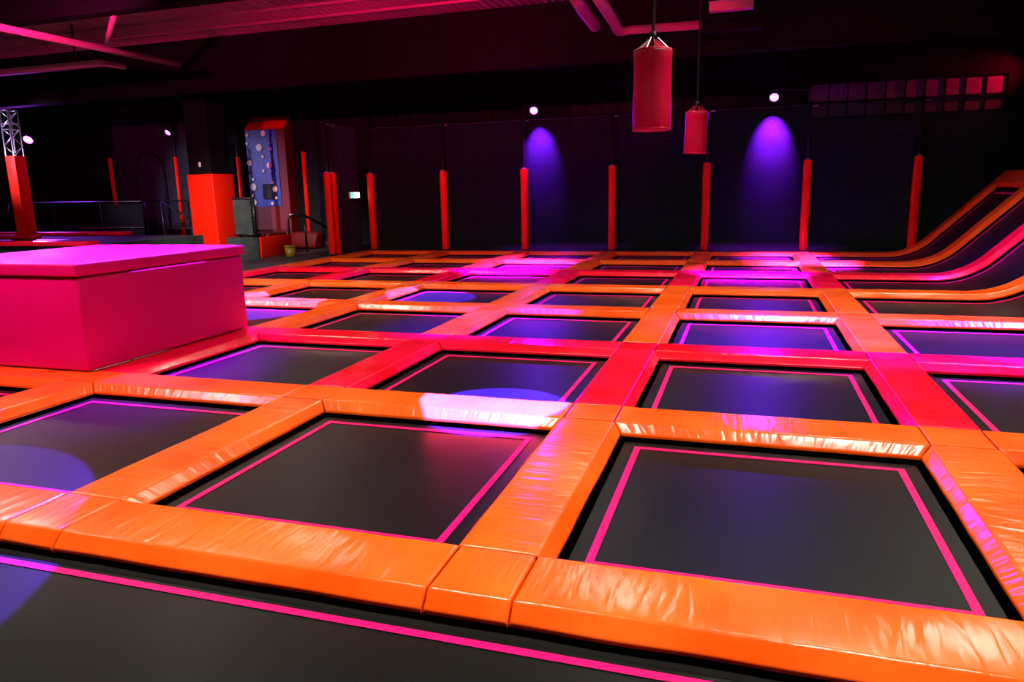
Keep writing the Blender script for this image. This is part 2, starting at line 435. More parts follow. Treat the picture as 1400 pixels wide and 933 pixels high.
def ring_strip(name, x0, x1, y0, y1, wd, z, mt, parent, curved=False, sides='lrfb', th=0.0):
    """flat tape rectangle, outer size given"""
    bm = bmesh.new()
    def strip(pa, pb, n, horizontal):
        # pa,pb opposite corners
        xs = [pa[0] + (pb[0] - pa[0]) * i / n for i in range(n + 1)] if horizontal else [pa[0], pb[0]]
        ys = [pa[1], pb[1]]
        g = [[bm.verts.new(bend(x, y, q) if curved else (x, y, q)) for q in (z, z - 0.003) for y in ys] for x in xs]
        for A, B in zip(g, g[1:]):
            for f in ((0, 1), (1, 3), (3, 2), (2, 0)): bm.faces.new((A[f[0]], B[f[0]], B[f[1]], A[f[1]]))
    n = 40 if curved else 1
    strip((x0, y0), (x1, y0 + wd), n, True); strip((x0, y1 - wd), (x1, y1), n, True)
    strip((x0, y0 + wd), (x0 + wd, y1 - wd), 1, False); strip((x1 - wd, y0 + wd), (x1, y1 - wd), 1, False)
    bmesh.ops.recalc_face_normals(bm, faces=bm.faces)
    me = bpy.data.meshes.new(name); bm.to_mesh(me); bm.free()
    return link(name, me, mt, parent)

def frange(a, b, n): return [a + (b - a) * i / n for i in range(n + 1)]

def trampoline(x0, x1, y0, y1, label, group, curved=False, flat_line=True):
    """x0..x1, y0..y1: the opening between the pads' lower edges"""
    cx, cyy = (x0 + x1) / 2, (y0 + y1) / 2
    t = empty('trampoline', (0, 0, 0), label, 'trampoline', group)
    nx = 40 if curved else 8
    g = 0.035
    sheet('jumping_bed', frange(x0 + g, x1 - g, nx), frange(y0 + g, y1 - g, 8), BED_Z, M['bed'], t, curved, 0.006)
    ring_strip('border_line', x0 + 0.115, x1 - 0.115, y0 + 0.115, y1 - 0.125, 0.040, BED_Z + 0.004, M['line'], t, curved)
    # spring cover skirt: webbing kept near-black as the shadowed gap under the pads
    bm = bmesh.new()
    for (a, b, c, d) in ((x0 - 0.1, x1 + 0.1, y0 - 0.1, y0 + g + 0.01), (x0 - 0.1, x1 + 0.1, y1 - g - 0.01, y1 + 0.1),
                         (x0 - 0.1, x0 + g + 0.01, y0 + g, y1 - g), (x1 - g - 0.01, x1 + 0.1, y0 + g, y1 - g)):
        n = 40 if curved and b - a > 1 else 1
        for i in range(n):
            xa, xb = a + (b - a) * i / n, a + (b - a) * (i + 1) / n
            q = [bend(x, y, BED_Z - 0.008) if curved else Vector((x, y, BED_Z - 0.008)) for x, y in ((xa, c), (xb, c), (xb, d), (xa, d))]
            bm.faces.new([bm.verts.new(p) for p in q])
    bmesh.ops.solidify(bm, geom=bm.faces, thickness=0.004)
    me = bpy.data.meshes.new('spring_skirt'); bm.to_mesh(me); bm.free()
    link('spring_skirt', me, M['edge'], t)
    # steel frame rails under the pads
    if not curved:
        bm = bmesh.new()
        zf = BED_Z - 0.05
        tube(bm, [(x0 - 0.06, y0 - 0.06, zf), (x1 + 0.06, y0 - 0.06, zf), (x1 + 0.06, y1 + 0.06, zf), (x0 - 0.06, y1 + 0.06, zf)], 0.03, 6, True)
        for x in (x0 - 0.06, x1 + 0.06):
            for y in (y0 - 0.06, y1 + 0.06):
                tube(bm, [(x, y, zf), (x, y, -0.9)], 0.025, 6)
        obj('steel_frame', bm, M['steel'], t, True)
    return t

for lane, lname in LANES.items():
    for j in range(1, 8):
        if lane == ('Y', 'Z') and j < 4: continue
        if lane == ('Z', 'A') and j == 2: continue
        trampoline(CR[lane[0]] + DB, CL[lane[1]] - DB, KY[j] + DB, KY[j + 1] - W - DB,
                   'square black trampoline in the %s row, %s' % (TROW[j], lname), 'square trampolines of the court')
for j in range(1, 8):
    trampoline(CR['D'] + DB, XE - DB, KY[j] + DB, KY[j + 1] - W - DB,
               'long black trampoline curving up the right hand ramp, %s row' % TROW[j], 'trampolines curving up the ramps', True)
# big tumbling bed in the foreground
t = empty('tumbling_track', (0, 0, 0), 'wide black trampoline bed in the foreground with one long pink line', 'trampoline')
fx0, fx1, fy0, fy1 = -9.0, 2.6, -2.6, KY[1] - W - DB
sheet('jumping_bed', frange(fx0, fx1, 24), frange(fy0, fy1 - 0.045, 12), BED_Z, M['bed'], t)
ring_strip('border_line', fx0 + 0.1, fx1 - 0.1, fy0 + 0.1, fy1 - 0.082, 0.042, BED_Z + 0.004, M['line'], t)
obj('spring_skirt', bx(fx0, fx1, fy1 - 0.055, fy1 + 0.1, BED_Z - 0.012, BED_Z - 0.008), M['edge'], t)
bm = bmesh.new()
tube(bm, [(fx0, fy0, -0.17), (fx1, fy0, -0.17), (fx1, fy1 + 0.05, -0.17), (fx0, fy1 + 0.05, -0.17)], 0.03, 6, True)
for x in (fx0, -4.5, 0, fx1):
    for y in (fy0, fy1 + 0.05): tube(bm, [(x, y, -0.17), (x, y, -0.9)], 0.025, 6)
obj('steel_frame', bm, M['steel'], t, True)

# ------------------------------------------------------------------ setting: floor, walls, roof
def struct(name, bm, mt, parent=None):
    o = obj(name, bm, mt, parent)
    if parent is None: o['kind'] = 'structure'
    return o
XL = CL['Y'] - 0.07
bm = bmesh.new()
box(bm, -34, XL, -4, Y_END + 0.02, -1.0, FLOOR)              # deck left of the court
box(bm, -34, 9.5, Y_END + 0.02, 25.0, -1.0, FLOOR)           # deck behind the court
box(bm, XL, 9.5, -4, Y_END + 0.02, -1.0, -0.9)               # pit under the beds
struct('floor', bm, M['floor'])
struct('wall_right', bx(9.4, 9.6, -4, 25, -0.9, 6.4), M['wall'])
struct('wall_left', bx(-34.2, -34, -4, 25, -0.9, 6.4), M['wall'])
bm = bmesh.new()
WX = [(-12.9, -7.7), (-5.62, -0.41), (1.61, 6.71), (-28.6, -25.4)]
WZ = (3.50, 4.52)
box(bm, -34, 9.4, 24.0, 24.3, FLOOR, WZ[0]); box(bm, -34, 9.4, 24.0, 24.3, WZ[1], 6.4)
xs = sorted(WX); px = -34
for a, b in xs:
    box(bm, px, a, 24.0, 24.3, WZ[0], WZ[1]); px = b
box(bm, px, 9.4, 24.0, 24.3, WZ[0], WZ[1])
wb = struct('wall_back', bm, M['wall'])
struct('trim_1', bx(XL, 9.4, 23.9, 23.998, FLOOR, 2.45), M['cladding'])
for n, (a, b) in enumerate(WX):
    root = bpy.data.objects.new('window_%d' % (n + 1), None); col.objects.link(root); root.location = ((a + b) / 2, 24.05, WZ[0]); root['kind'] = 'structure'
    ox, oz = (a + b) / 2, WZ[0]
    bm = bmesh.new(); h = WZ[1] - WZ[0]
    box(bm, a - ox, b - ox, -0.08, 0.02, h - 0.05, h); box(bm, a - ox, b - ox, -0.08, 0.02, 0, 0.05)
    box(bm, a - ox, a - ox + 0.05, -0.08, 0.02, 0.05, h - 0.05); box(bm, b - ox - 0.05, b - ox, -0.08, 0.02, 0.05, h - 0.05)
    npn = 10; wd = (b - a - 0.1) / npn
    box(bm, a - ox + 0.05, b - ox - 0.05, -0.06, 0.0, 0.38, 0.48)
    for k in range(1, npn):
        xx = a - ox + 0.05 + wd * k
        box(bm, xx - 0.018, xx + 0.018, -0.05, 0.0, 0.05, h - 0.05)
    obj('window_frame', bm, M['beam'], root)
    pm = None
    for r in range(2):
        z0, z1 = (0.05, 0.38) if r == 0 else (0.48, h - 0.05)
        pm = None
        for k in range(npn):
            if pm is None:
                bmp = bx(-wd / 2 + 0.018, wd / 2 - 0.018, 0.0, 0.012, 0, z1 - z0)
                pm_o = obj('pane', bmp, M['pane'] if n == 2 else M['dark_pane'], root, loc=(a - ox + 0.05 + wd * (k + 0.5), 0, z0)); pm = pm_o.data
            else:
                link('pane', pm, None, root, (a - ox + 0.05 + wd * (k + 0.5), 0, z0))
# roof: corrugated sheet
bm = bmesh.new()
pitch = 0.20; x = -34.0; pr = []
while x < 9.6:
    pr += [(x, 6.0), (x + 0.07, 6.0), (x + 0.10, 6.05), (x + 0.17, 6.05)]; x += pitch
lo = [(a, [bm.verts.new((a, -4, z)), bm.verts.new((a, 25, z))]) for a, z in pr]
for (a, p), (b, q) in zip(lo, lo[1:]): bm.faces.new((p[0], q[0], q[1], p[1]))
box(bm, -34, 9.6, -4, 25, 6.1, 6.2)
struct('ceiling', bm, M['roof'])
# roof beams running across the hall
n = 4
for (y0, y1, z0) in ((12.70, 13.04, 5.40), (18.0, 18.35, 4.57), (6.6, 6.95, 5.4), (0.8, 1.15, 5.4)):
    struct('trim_%d' % n, box(box(bx(-34, 9.4, y0, y1, z0, z0 + 0.06), -34, 9.4, (y0 + y1) / 2 - 0.04, (y0 + y1) / 2 + 0.04, z0 + 0.06, 5.99), -34, 9.4, y0, y1, 5.93, 5.995) if n != 5 else bx(-34, 9.4, y0, y1, z0, 5.995), M['beam']); n += 1
# purlins below the sheet
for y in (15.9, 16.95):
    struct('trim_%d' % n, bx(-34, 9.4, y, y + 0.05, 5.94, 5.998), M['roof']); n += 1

# ------------------------------------------------------------------ ramp understructure
poly = []
for i in range(0, 21):
    s = ARC_X - 0.4 + (S_TOP + 0.1 - ARC_X + 0.4) * i / 20
    p = bend(s, 0, -0.22); poly.append((p.x, p.z))
poly += [(poly[-1][0] + 0.15, poly[-1][1] + 0.1), (8.6, 1.7), (8.6, FLOOR - 0.5), (poly[0][0], FLOOR - 0.5)]
bm = prism(bmesh.new(), [(a, max(b, -0.6)) for a, b in poly], KY[1] - W, KY[8] - 0.02)
o = obj('ramp_platform', bm, M['cladding']); tag(o, 'black platform and supports beneath the curved ramps at the right', 'platform')

# ------------------------------------------------------------------ net wall
PXS = [-10.50, -8.20, -5.82, -3.40, -1.00, 1.37, 3.77]
NY = 19.62; NTOP = 3.50
# foam column mesh with rounded corners
def foam_bm(h, r=0.095):
    bm = bmesh.new()
    pts = []; 
    for k in range(16):
        a = 2 * math.pi * (k + 0.5) / 16
        q = (abs(math.cos(a)) ** 4 + abs(math.sin(a)) ** 4) ** (-1 / 4)
        pts.append((math.cos(a) * q * r, math.sin(a) * q * r))
    zs = [0, 0.01] + [h * i / 8 for i in range(1, 8)] + [h - 0.015, h]
    rings = []
    uv = bm.loops.layers.uv.new('UVMap')
    for i, z in enumerate(zs):
        s = 0.93 if i in (0, len(zs) - 1) else 1.0
        rings.append([bm.verts.new((x * s, y * s, z)) for x, y in pts])
    for A, B, za, zb in zip(rings, rings[1:], zs, zs[1:]):
        for k in range(16):
            f = bm.faces.new((A[k], A[(k + 1) % 16], B[(k + 1) % 16], B[k])); f.smooth = True
            for lp, c in zip(f.loops, ((za, k), (za, k + 1), (zb, k + 1), (zb, k))): lp[uv].uv = (c[0], c[1] * 0.04)
    bm.faces.new(rings[0][::-1]); bm.faces.new(rings[-1])
    return bm
foam = None
ordn = ['left corner', 'second', 'third', 'fourth', 'fifth', 'sixth', 'seventh and rightmost']
def net_post(x, y, label, top=3.58, group='net posts in red foam covers'):
    global foam
    t = empty('net_post', (x, y, FLOOR), label, 'post', group)
    obj('pole', tube(bmesh.new(), [(0, 0, 0), (0, 0, top - FLOOR)], 0.042, 12), M['steel'], t, True)
    if foam is None:
        fo = obj('foam_cover', foam_bm(2.18), M['post_red'], t, loc=(0, 0, 0.10)); foam = fo.data
    else: link('foam_cover', foam, None, t, (0, 0, 0.10))
    obj('post_collar', bx(-0.055, 0.055, -0.055, 0.055, 2.29, 2.31), M['white'], t)
    obj('hook', tube(bmesh.new(), [(0.03, 0, 3.52), (0.12, 0, 3.54), (0.16, 0, 3.52)], 0.012, 6), M['alu'], t, True)
    return t
for x, nm in zip(PXS, ordn):
    net_post(x, 19.46, 'red foam covered black post along the back net, %s from the left' % nm if nm != 'left corner' else 'red foam covered black post in the back left corner of the net')
net_post(-10.80, 17.63, 'left one of the two touching red covered posts by the side net')
net_post(-10.80, 17.86, 'right one of the two touching red covered posts by the side net')
edges = PXS + [6.15, 8.4]
nn = ['back left corner bay', 'second bay', 'third bay', 'middle bay', 'fifth bay', 'sixth bay', 'bay behind the ramps', 'far right bay']
for i, (a, b) in enumerate(zip(edges, edges[1:])):
    t = empty('safety_net', ((a + b) / 2, NY, FLOOR), 'black net panel of the back net wall, %s' % nn[i], 'net', 'net panels behind the court')
    hw = (b - a) / 2; H = NTOP - FLOOR
    bm = bmesh.new(); V = []
    for ix in range(13):
        V.append([bm.verts.new((-hw + 2 * hw * ix / 12, 0.025 * noise.noise(Vector((ix * 0.7 + i * 9, iz * 0.5, 0))), 0.01 + (H - 0.01) * iz / 12)) for iz in range(13)])
    for ix in range(12):
        for iz in range(12):
            f = bm.faces.new((V[ix][iz], V[ix + 1][iz], V[ix + 1][iz + 1], V[ix][iz + 1])); f.smooth = True
    obj('netting', bm, M['net'], t)
    obj('top_rope', tube(bmesh.new(), [(-hw, 0, H), (-hw / 2, 0, H - 0.012), (0, 0, H - 0.02), (hw / 2, 0, H - 0.012), (hw, 0, H)], 0.013, 6), M['grey'], t, True)
    if i in (0, 3, 5): obj('seam_tape', bx(-hw, hw, -0.034, -0.030, H - 0.66, H - 0.65), M['grey'], t)
# side net at the left
t = empty('safety_net', (-10.93, 18.6, FLOOR), 'black side net panel at the back left corner carrying the exit sign', 'net', 'net panels behind the court')
bm = bmesh.new(); V = []
for ix in range(11):
    V.append([bm.verts.new((0.02 * noise.noise(Vector((ix * 0.6, iz * 0.5, 4))), -0.92 + 1.84 * ix / 10, 0.01 + 3.6 * iz / 10)) for iz in range(11)])
for ix in range(10):
    for iz in range(10):
        f = bm.faces.new((V[ix][iz], V[ix + 1][iz], V[ix + 1][iz + 1], V[ix][iz + 1])); f.smooth = True
obj('netting', bm, M['grey'], t)
obj('top_rope', tube(bmesh.new(), [(0, -0.92, 3.62), (0, 0, 3.60), (0, 0.92, 3.62)], 0.013, 6), M['grey'], t, True)
obj('seam_tape', bx(0.025, 0.03, 0.12, 0.135, 0.05, 3.55), M['black'], t)
# exit sign
t = empty('exit_sign', (-10.87, 19.12, 1.51), 'small lit green and white emergency exit sign on the side net', 'sign')
obj('housing', bx(-0.035, 0.02, -0.27, 0.27, 0, 0.18), M['white'], t)
obj('sign_face', bx(0.021, 0.026, -0.10, 0.25, 0.015, 0.165), M['sign'], t)
obj('green_field', bx(0.021, 0.027, -0.25, -0.10, 0.015, 0.165), M['green'], t)
bm = bmesh.new()                                     # running figure and arrow
box(bm, 0.028, 0.031, -0.19, -0.16, 0.125, 0.15)
for q in (((-0.185, 0.12), (-0.165, 0.12), (-0.19, 0.07), (-0.21, 0.07)), ((-0.21, 0.075), (-0.19, 0.075), (-0.155, 0.03), (-0.17, 0.025)),
          ((-0.21, 0.08), (-0.195, 0.07), (-0.235, 0.035), (-0.245, 0.045))):
    prism(bm, list(q), 0.028, 0.031, 'x')
obj('running_figure', bm, M['white'], t)
bm = prism(bmesh.new(), [(0.0, 0.08), (0.1, 0.08), (0.1, 0.055), (0.15, 0.09), (0.1, 0.125), (0.1, 0.10), (0.0, 0.10)], 0.028, 0.03, 'x')
obj('arrow', bm, M['green'], t)

# ------------------------------------------------------------------ lamps
def aim(o, src, dst):
    d = (Vector(dst) - Vector(src)).normalized()
    o.rotation_euler = d.to_track_quat('-Z', 'Y').to_euler(); return d

def can(name, src, dst, label, group, half, watt, colr, blend=0.6, rad=0.05, lens_mat=None, size=0.12, stem=None, spill=0, face=None, arm=None):
    t = empty(name, src, label, 'spotlight', group)
    bm = bmesh.new(); L = size * 2.0
    tube(bm, [(0, 0, L), (0, 0, L * 0.9), (0, 0, 0.02), (0, 0, -0.02)], [size * 0.55, size * 0.9, size, size * 1.08], 20)
    b = obj('lamp_body', bm, M['steel'], t, True); aim(b, src, face or dst)
    bm = bmesh.new(); tube(bm, [(0, 0, -0.022), (0, 0, -0.030)], [size * 0.98, size * 0.9], 20)
    l = obj('lens', bm, lens_mat or M['lens'], b, False)
    bm = bmesh.new()
    tube(bm, [(-size * 1.15, 0, 0), (-size * 1.15, 0, size * 1.6), (size * 1.15, 0, size * 1.6), (size * 1.15, 0, 0)], 0.012, 6)
    obj('yoke', bm, M['steel'], t)
    if arm is not None:
        obj('bracket_arm', tube(bmesh.new(), [(0, 0, size * 1.6), (arm[0], arm[1], size * 1.6), arm], 0.014, 8), M['steel'], t, True)
    if stem is not None:
        obj('stem', tube(bmesh.new(), [(0, 0, size * 1.6), (0, 0, stem - src[2])], 0.014, 8), M['steel'], t, True)
    ld = bpy.data.lights.new('spot', 'SPOT'); ld.energy = watt; ld.color = colr; ld.spot_size = 2 * math.radians(half)
    ld.spot_blend = blend; ld.shadow_soft_size = rad
    d = (Vector(dst) - Vector(src)).normalized()
    lo = bpy.data.objects.new('beam', ld); col.objects.link(lo); lo.parent = t; lo.location = d * 0.06; aim(lo, src, dst)
    if spill:
        l2 = bpy.data.lights.new('spill', 'SPOT'); l2.energy = spill; l2.color = (0.14, 0.002, 1.0); l2.spot_size = math.radians(150); l2.spot_blend = 1.0
        l2.shadow_soft_size = 0.11
        lo2 = bpy.data.objects.new('spill', l2); col.objects.link(lo2); lo2.parent = t; lo2.location = d * 0.07; aim(lo2, src, (src[0], src[1] - 3.0, src[2] - 2.5))
    return t
can('spotlight', (-5.42, 19.12, 3.68), (-5.40, 19.62, 2.87), 'glowing violet spotlight on the back net, left of the two', 'violet spotlights on the net', 28, 32000, (0.34, 0.006, 1.0), 1.0, size=0.10, arm=(-0.355, 0.31, -0.12), spill=900, face=(-4.9, 16.2, 1.8))
can('spotlight', (0.52, 19.12, 3.67), (0.52, 19.62, 2.86), 'glowing violet spotlight on the back net, right of the two', 'violet spotlights on the net', 28, 55000, (0.42, 0.006, 1.0), 1.0, size=0.10, arm=(0.80, 0.32, -0.12), spill=1100, face=(0.4, 16.2, 1.8))
can('spotlight', (-26.5, 22.0, 3.98), (-25.2, 18.5, 1.0), 'glowing violet spotlight far left, right of the lattice tower', 'violet spotlights at the left', 60, 3000, (0.4, 0.05, 1.0), 1.0, size=0.17, stem=5.99)
can('spotlight', (-19.85, 22.0, 3.95), (-20.6, 18.0, 1.0), 'glowing violet spotlight in front of the arched wall', 'violet spotlights at the left', 40, 120, VIOLET, 1.0, size=0.10, stem=5.99)
nm = ['second cross row', 'fifth cross row', 'bed right of the pink box', 'left end of the front row']
dull = emit('lens_dim', (0.6, 0.3, 1.0), 8.0)
for (s, d, a, e), k in zip(POOLS, nm):
    can('spotlight', s, d, 'ceiling spotlight throwing a round violet pool on the %s' % k, 'ceiling spotlights', a, e, (0.13, 0.022, 1.0), 0.04, 0.02, dull, 0.09, 5.99)
nm = ['far left rows', 'far right rows', 'third row centre', 'third row right', 'third row left', 'top of the pink box', 'near side of the pink box', 'sixth row beside the ramps', 'sixth row in the second lane', 'foot of the ramps', 'padded column', 'lattice tower']
for (s, d, a, e, c), k in zip(ADDED_WASHES, nm):  # each of these spots is added for its effect on the light
    can('spotlight', s, d, 'added ceiling spotlight washing the %s in pink light' % k if k != 'padded column' else 'added white ceiling spotlight aimed at the padded column', 'ceiling spotlights', a, e, c, 1.0, 0.06, dull, 0.09, 5.99)
nm = ['roof sheet', 'roof pipes', 'roof at the left']
for (s, d, a, e, c), k in zip(UPLIGHTS, nm):
    t = can('uplight', s, d, 'red uplight under the ceiling aimed at the %s' % k, 'red uplights', a, e, c, 1.0, 0.06, dull, 0.09, 5.99)
can('uplight', (7.5, 23.3, 4.9), (5.7, 24.0, 4.1), 'added red spotlight out of view, lighting the right hand window', 'red uplights', 36, 260, (1.0, 0.0, 0.05), 1.0, 0.05, dull, 0.07, 5.99)  # unseen lamp added so the panes look lit

nm = ['above the front row left', 'above the front row right', 'above the centre', 'above the right', 'above the pink box', 'above the far left rows', 'above the far right rows', 'above the far centre rows', 'added to brighten the padded column', 'added to brighten the far left deck', 'above the left side']
for (x, y, L, e), k in zip(TUBES, nm):
    z = 5.35
    t = empty('tube_light', (x, y, z), 'long twin tube ceiling light %s' % k, 'ceiling light', 'tube ceiling lights')
    obj('housing', bx(-L / 2, L / 2, -0.16, 0.16, 0.0, 0.07, 0.008), M['white'], t)
    for s in (-0.09, 0.09):
        obj('tube', tube(bmesh.new(), [(-L / 2 + 0.05, s, -0.02), (L / 2 - 0.05, s, -0.02)], 0.014, 8), M['tubeglow'], t, True)
    for s in (-L / 2 + 0.15, L / 2 - 0.15):
        obj('hanger', tube(bmesh.new(), [(s, 0, 0.07), (s, 0, 5.99 - z)], 0.006, 6), M['steel'], t)
    ld = bpy.data.lights.new('tube_light', 'AREA'); ld.shape = 'RECTANGLE'; ld.size = L; ld.size_y = 0.30; ld.energy = e; ld.color = WARM; ld.spread = math.radians(135)
    lo = bpy.data.objects.new('tube_glow', ld); col.objects.link(lo); lo.parent = t; lo.location = (0, 0, -0.05)

# ------------------------------------------------------------------ pink box
bx0, bx1, by0, by1 = -8.12, -5.87, 5.15, 7.50
t = empty('padded_box', ((bx0 + bx1) / 2, (by0 + by1) / 2, 0.0), 'large pink padded vaulting box with overhanging lid on the left trampolines', 'box')
hx, hy = (bx1 - bx0) / 2, (by1 - by0) / 2
obj('body', bx(-hx, hx, -hy, hy, 0.012, 0.905, 0.03), M['pink'], t, True)
obj('lid', bx(-hx - 0.03, hx + 0.03, -hy - 0.03, hy + 0.03, 0.915, 1.035, 0.022), M['pink'], t, True)
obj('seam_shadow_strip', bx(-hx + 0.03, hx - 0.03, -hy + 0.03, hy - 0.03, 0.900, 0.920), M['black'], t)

# ------------------------------------------------------------------ punching bags
def bag(x, y, zb, h, r, label, top, tilt=0):
    t = empty('punching_bag', (x, y, zb), label, 'punching bag', 'punching bags over the court')
    t.rotation_euler = (0, tilt, 0)
    bm = bmesh.new(); uv = bm.loops.layers.uv.new('UVMap'); n = 32
    pr = [(0.0, 0.0), (r * 0.93, 0.0), (r * 0.985, 0.012), (r, 0.03)] + [(r * (1 + 0.012 * math.sin(q * 7)), h * q / 10) for q in range(1, 10)] + [(r, h - 0.01), (r * 0.97, h), (0.0, h + 0.004)]
    rings = [[bm.verts.new((pr_[0] * math.cos(2 * math.pi * k / n), pr_[0] * math.sin(2 * math.pi * k / n), pr_[1])) for k in range(n)] if pr_[0] > 0 else [bm.verts.new((0, 0, pr_[1]))] for pr_ in pr]
    for A, B, pa, pb in zip(rings, rings[1:], pr, pr[1:]):
        for k in range(n):
            k2 = (k + 1) % n
            if len(A) == 1: f = bm.faces.new((A[0], B[k2], B[k])); cs = ((pa[1], k), (pb[1], k + 1), (pb[1], k))
            elif len(B) == 1: f = bm.faces.new((A[k], A[k2], B[0])); cs = ((pa[1], k), (pa[1], k + 1), (pb[1], k))
            else: f = bm.faces.new((A[k], A[k2], B[k2], B[k])); cs = ((pa[1], k), (pa[1], k + 1), (pb[1], k + 1), (pb[1], k))
            f.smooth = True
            for lp, c in zip(f.loops, cs): lp[uv].uv = (c[1] * 0.03, c[0] * 1.2)
    obj('bag_body', bm, M['bag'], t)
    apex = h + r * 0.58
    # four vinyl gussets drawn up to the apex
    for k in range(4):
        a0 = math.pi / 2 * k + math.pi / 4; bm = bmesh.new()
        A = [(r * math.cos(a0 - 0.55 + 1.1 * i / 6), r * math.sin(a0 - 0.55 + 1.1 * i / 6), h - 0.02) for i in range(7)]
        B = [(0.045 * math.cos(a0 - 0.5 + i / 6), 0.045 * math.sin(a0 - 0.5 + i / 6), apex - 0.02) for i in range(7)]
        VA = [bm.verts.new(p) for p in A]; VB = [bm.verts.new(p) for p in B]
        for i in range(6): bm.faces.new((VA[i], VA[i + 1], VB[i + 1], VB[i]))
        bmesh.ops.solidify(bm, geom=bm.faces, thickness=0.006)
        obj('hanging_gusset', bm, M['bag'], t)
        bm = bmesh.new()
        for s in (-0.55, 0.55):
            c = a0 + s
            tube(bm, [(r * 1.01 * math.cos(c), r * 1.01 * math.sin(c), h - 0.03), (0.05 * math.cos(c), 0.05 * math.sin(c), apex)], 0.0022, 5)
        tube(bm, [(r * 1.012 * math.cos(a0 - 0.55 + 1.1 * i / 6), r * 1.012 * math.sin(a0 - 0.55 + 1.1 * i / 6), h - 0.03) for i in range(7)], 0.0022, 5)
        obj('suspension_wire', bm, M['alu'], t)
    obj('bottom_ring', tube(bmesh.new(), [(r * 0.98 * math.cos(a), r * 0.98 * math.sin(a), 0.008) for a in [2 * math.pi * k / 24 for k in range(24)]], 0.012, 6, True), M['bag'], t, True)
    obj('shackle', tube(bmesh.new(), [(0, 0, apex - 0.03), (0, 0, apex + 0.06)], 0.035, 8), M['black'], t, True)
    obj('strap', tube(bmesh.new(), [(0, 0, apex + 0.05), (math.tan(-tilt) * (top - zb - apex), 0, top - zb)], 0.018, 6), M['edge'], t)
bag(-0.985, 8.0, 2.20, 0.80, 0.198, 'nearer, larger looking red punching bag hanging over the court', 5.99)
bag(-0.90, 13.4, 2.18, 0.70, 0.192, 'farther, smaller looking red punching bag hanging over the court', 5.99, 0.03)

# ------------------------------------------------------------------ pipes and fittings under the roof
def pipe(name, pts, r, label, cat='pipe', mt='pipe', seg=14):
    o = obj(name, tube(bmesh.new(), pts, r, seg), M[mt], None, True); return tag(o, label, cat)
t = empty('duct_pipe', (-2.87, 16.9, 5.0), 'bent ventilation pipe glowing red under the roof above the punching bags', 'pipe')
obj('long_run', tube(bmesh.new(), [(0.22, -4.8, 0), (0.1, -1.0, 0), (0.05, -0.3, -0.01), (0.06, -0.12, -0.02), (0.14, -0.02, -0.02), (0.3, 0.0, 0), (1.80, 0.1, 0.0)], [0.11] * 4 + [0.09] * 3, 14), M['pipe'], t, True)
obj('bracket', box(bmesh.new(), 0.8, 0.84, -0.02, 0.02, 0.08, 0.99), M['steel'], t)
o = pipe('pipe_stub', [(-3.05, 13.0, 5.02), (-3.15, 14.6, 5.0), (-3.2, 16.1, 4.98)], 0.12, 'short red lit pipe left of the bent ventilation pipe')
t = empty('vent_box', (-0.45, 17.0, 4.93), 'dark red rectangular duct box at the end of the bent pipe', 'duct')
obj('body', bx(-0.60, 0.60, -0.12, 0.18, -0.10, 0.12, 0.01), M['beam'], t)
obj('hanger', bx(-0.02, 0.02, -0.02, 0.02, 0.12, 1.06), M['steel'], t)
t = empty('wall_fixture', (-0.45, 15.6, 4.93), 'red lit box fixture above the duct box near the top edge', 'fixture')
obj('body', bx(-0.40, 0.40, -0.10, 0.10, 0.0, 0.16, 0.01), M['pipe'], t)
obj('rim', bx(-0.41, 0.41, -0.11, 0.11, 0.165, 0.18), M['alu'], t)
obj('end_plate', bx(0.405, 0.42, -0.11, 0.11, 0.0, 0.165), M['alu'], t)
obj('hanger', bx(-0.02, 0.02, -0.02, 0.02, 0.18, 1.06), M['steel'], t)
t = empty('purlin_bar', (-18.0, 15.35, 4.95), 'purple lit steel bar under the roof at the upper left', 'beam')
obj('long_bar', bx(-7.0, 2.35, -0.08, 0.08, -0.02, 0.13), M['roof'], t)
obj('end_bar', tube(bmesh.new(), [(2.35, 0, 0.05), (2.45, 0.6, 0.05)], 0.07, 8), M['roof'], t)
for x in (-6, -2, 1.5): obj('hanger', bx(x, x + 0.04, -0.02, 0.02, 0.13, 1.04), M['steel'], t)
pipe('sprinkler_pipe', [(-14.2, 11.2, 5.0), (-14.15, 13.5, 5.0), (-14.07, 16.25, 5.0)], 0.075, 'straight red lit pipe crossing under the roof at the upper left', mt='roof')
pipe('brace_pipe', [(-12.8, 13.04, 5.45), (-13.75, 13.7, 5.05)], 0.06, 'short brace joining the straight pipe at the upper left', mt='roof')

# ------------------------------------------------------------------ left background
# lattice tower with red foam cover
t = empty('lattice_tower', (-21.34, 17.2, FLOOR + 0.625), 'aluminium lattice tower with red padded base at the far left', 'tower')
a = 0.19
fo = obj('foam_cover', bx(-a, a, -a, a, 0.0, 2.455, 0.02), M['post_red'], t, True)
for i, (sx, syy) in enumerate(((-1, -1), (1, -1), (1, 1), (-1, 1))):
    obj('chord', tube(bmesh.new(), [(sx * a * 0.85, syy * a * 0.85, 0), (sx * a * 0.85, syy * a * 0.85, 3.80)], 0.024, 8), M['alu'], t, True)
q = a * 0.85; k = 0
for (pa, pb) in (((-q, -q), (q, -q)), ((q, -q), (q, q)), ((q, q), (-q, q)), ((-q, q), (-q, -q))):
    z = 2.50; fl = k % 2
    while z < 3.68:
        A, B = (pa, pb) if fl else (pb, pa)
        obj('lattice_brace', tube(bmesh.new(), [(A[0], A[1], z), (B[0], B[1], z + 0.24)], 0.013, 6), M['alu'], t, True)
        z += 0.26; fl = not fl
    for zz in (3.23, 3.40, 3.78):
        obj('lattice_rung', tube(bmesh.new(), [(pa[0], pa[1], zz), (pb[0], pb[1], zz)], 0.014, 6), M['alu'], t, True)
    k += 1
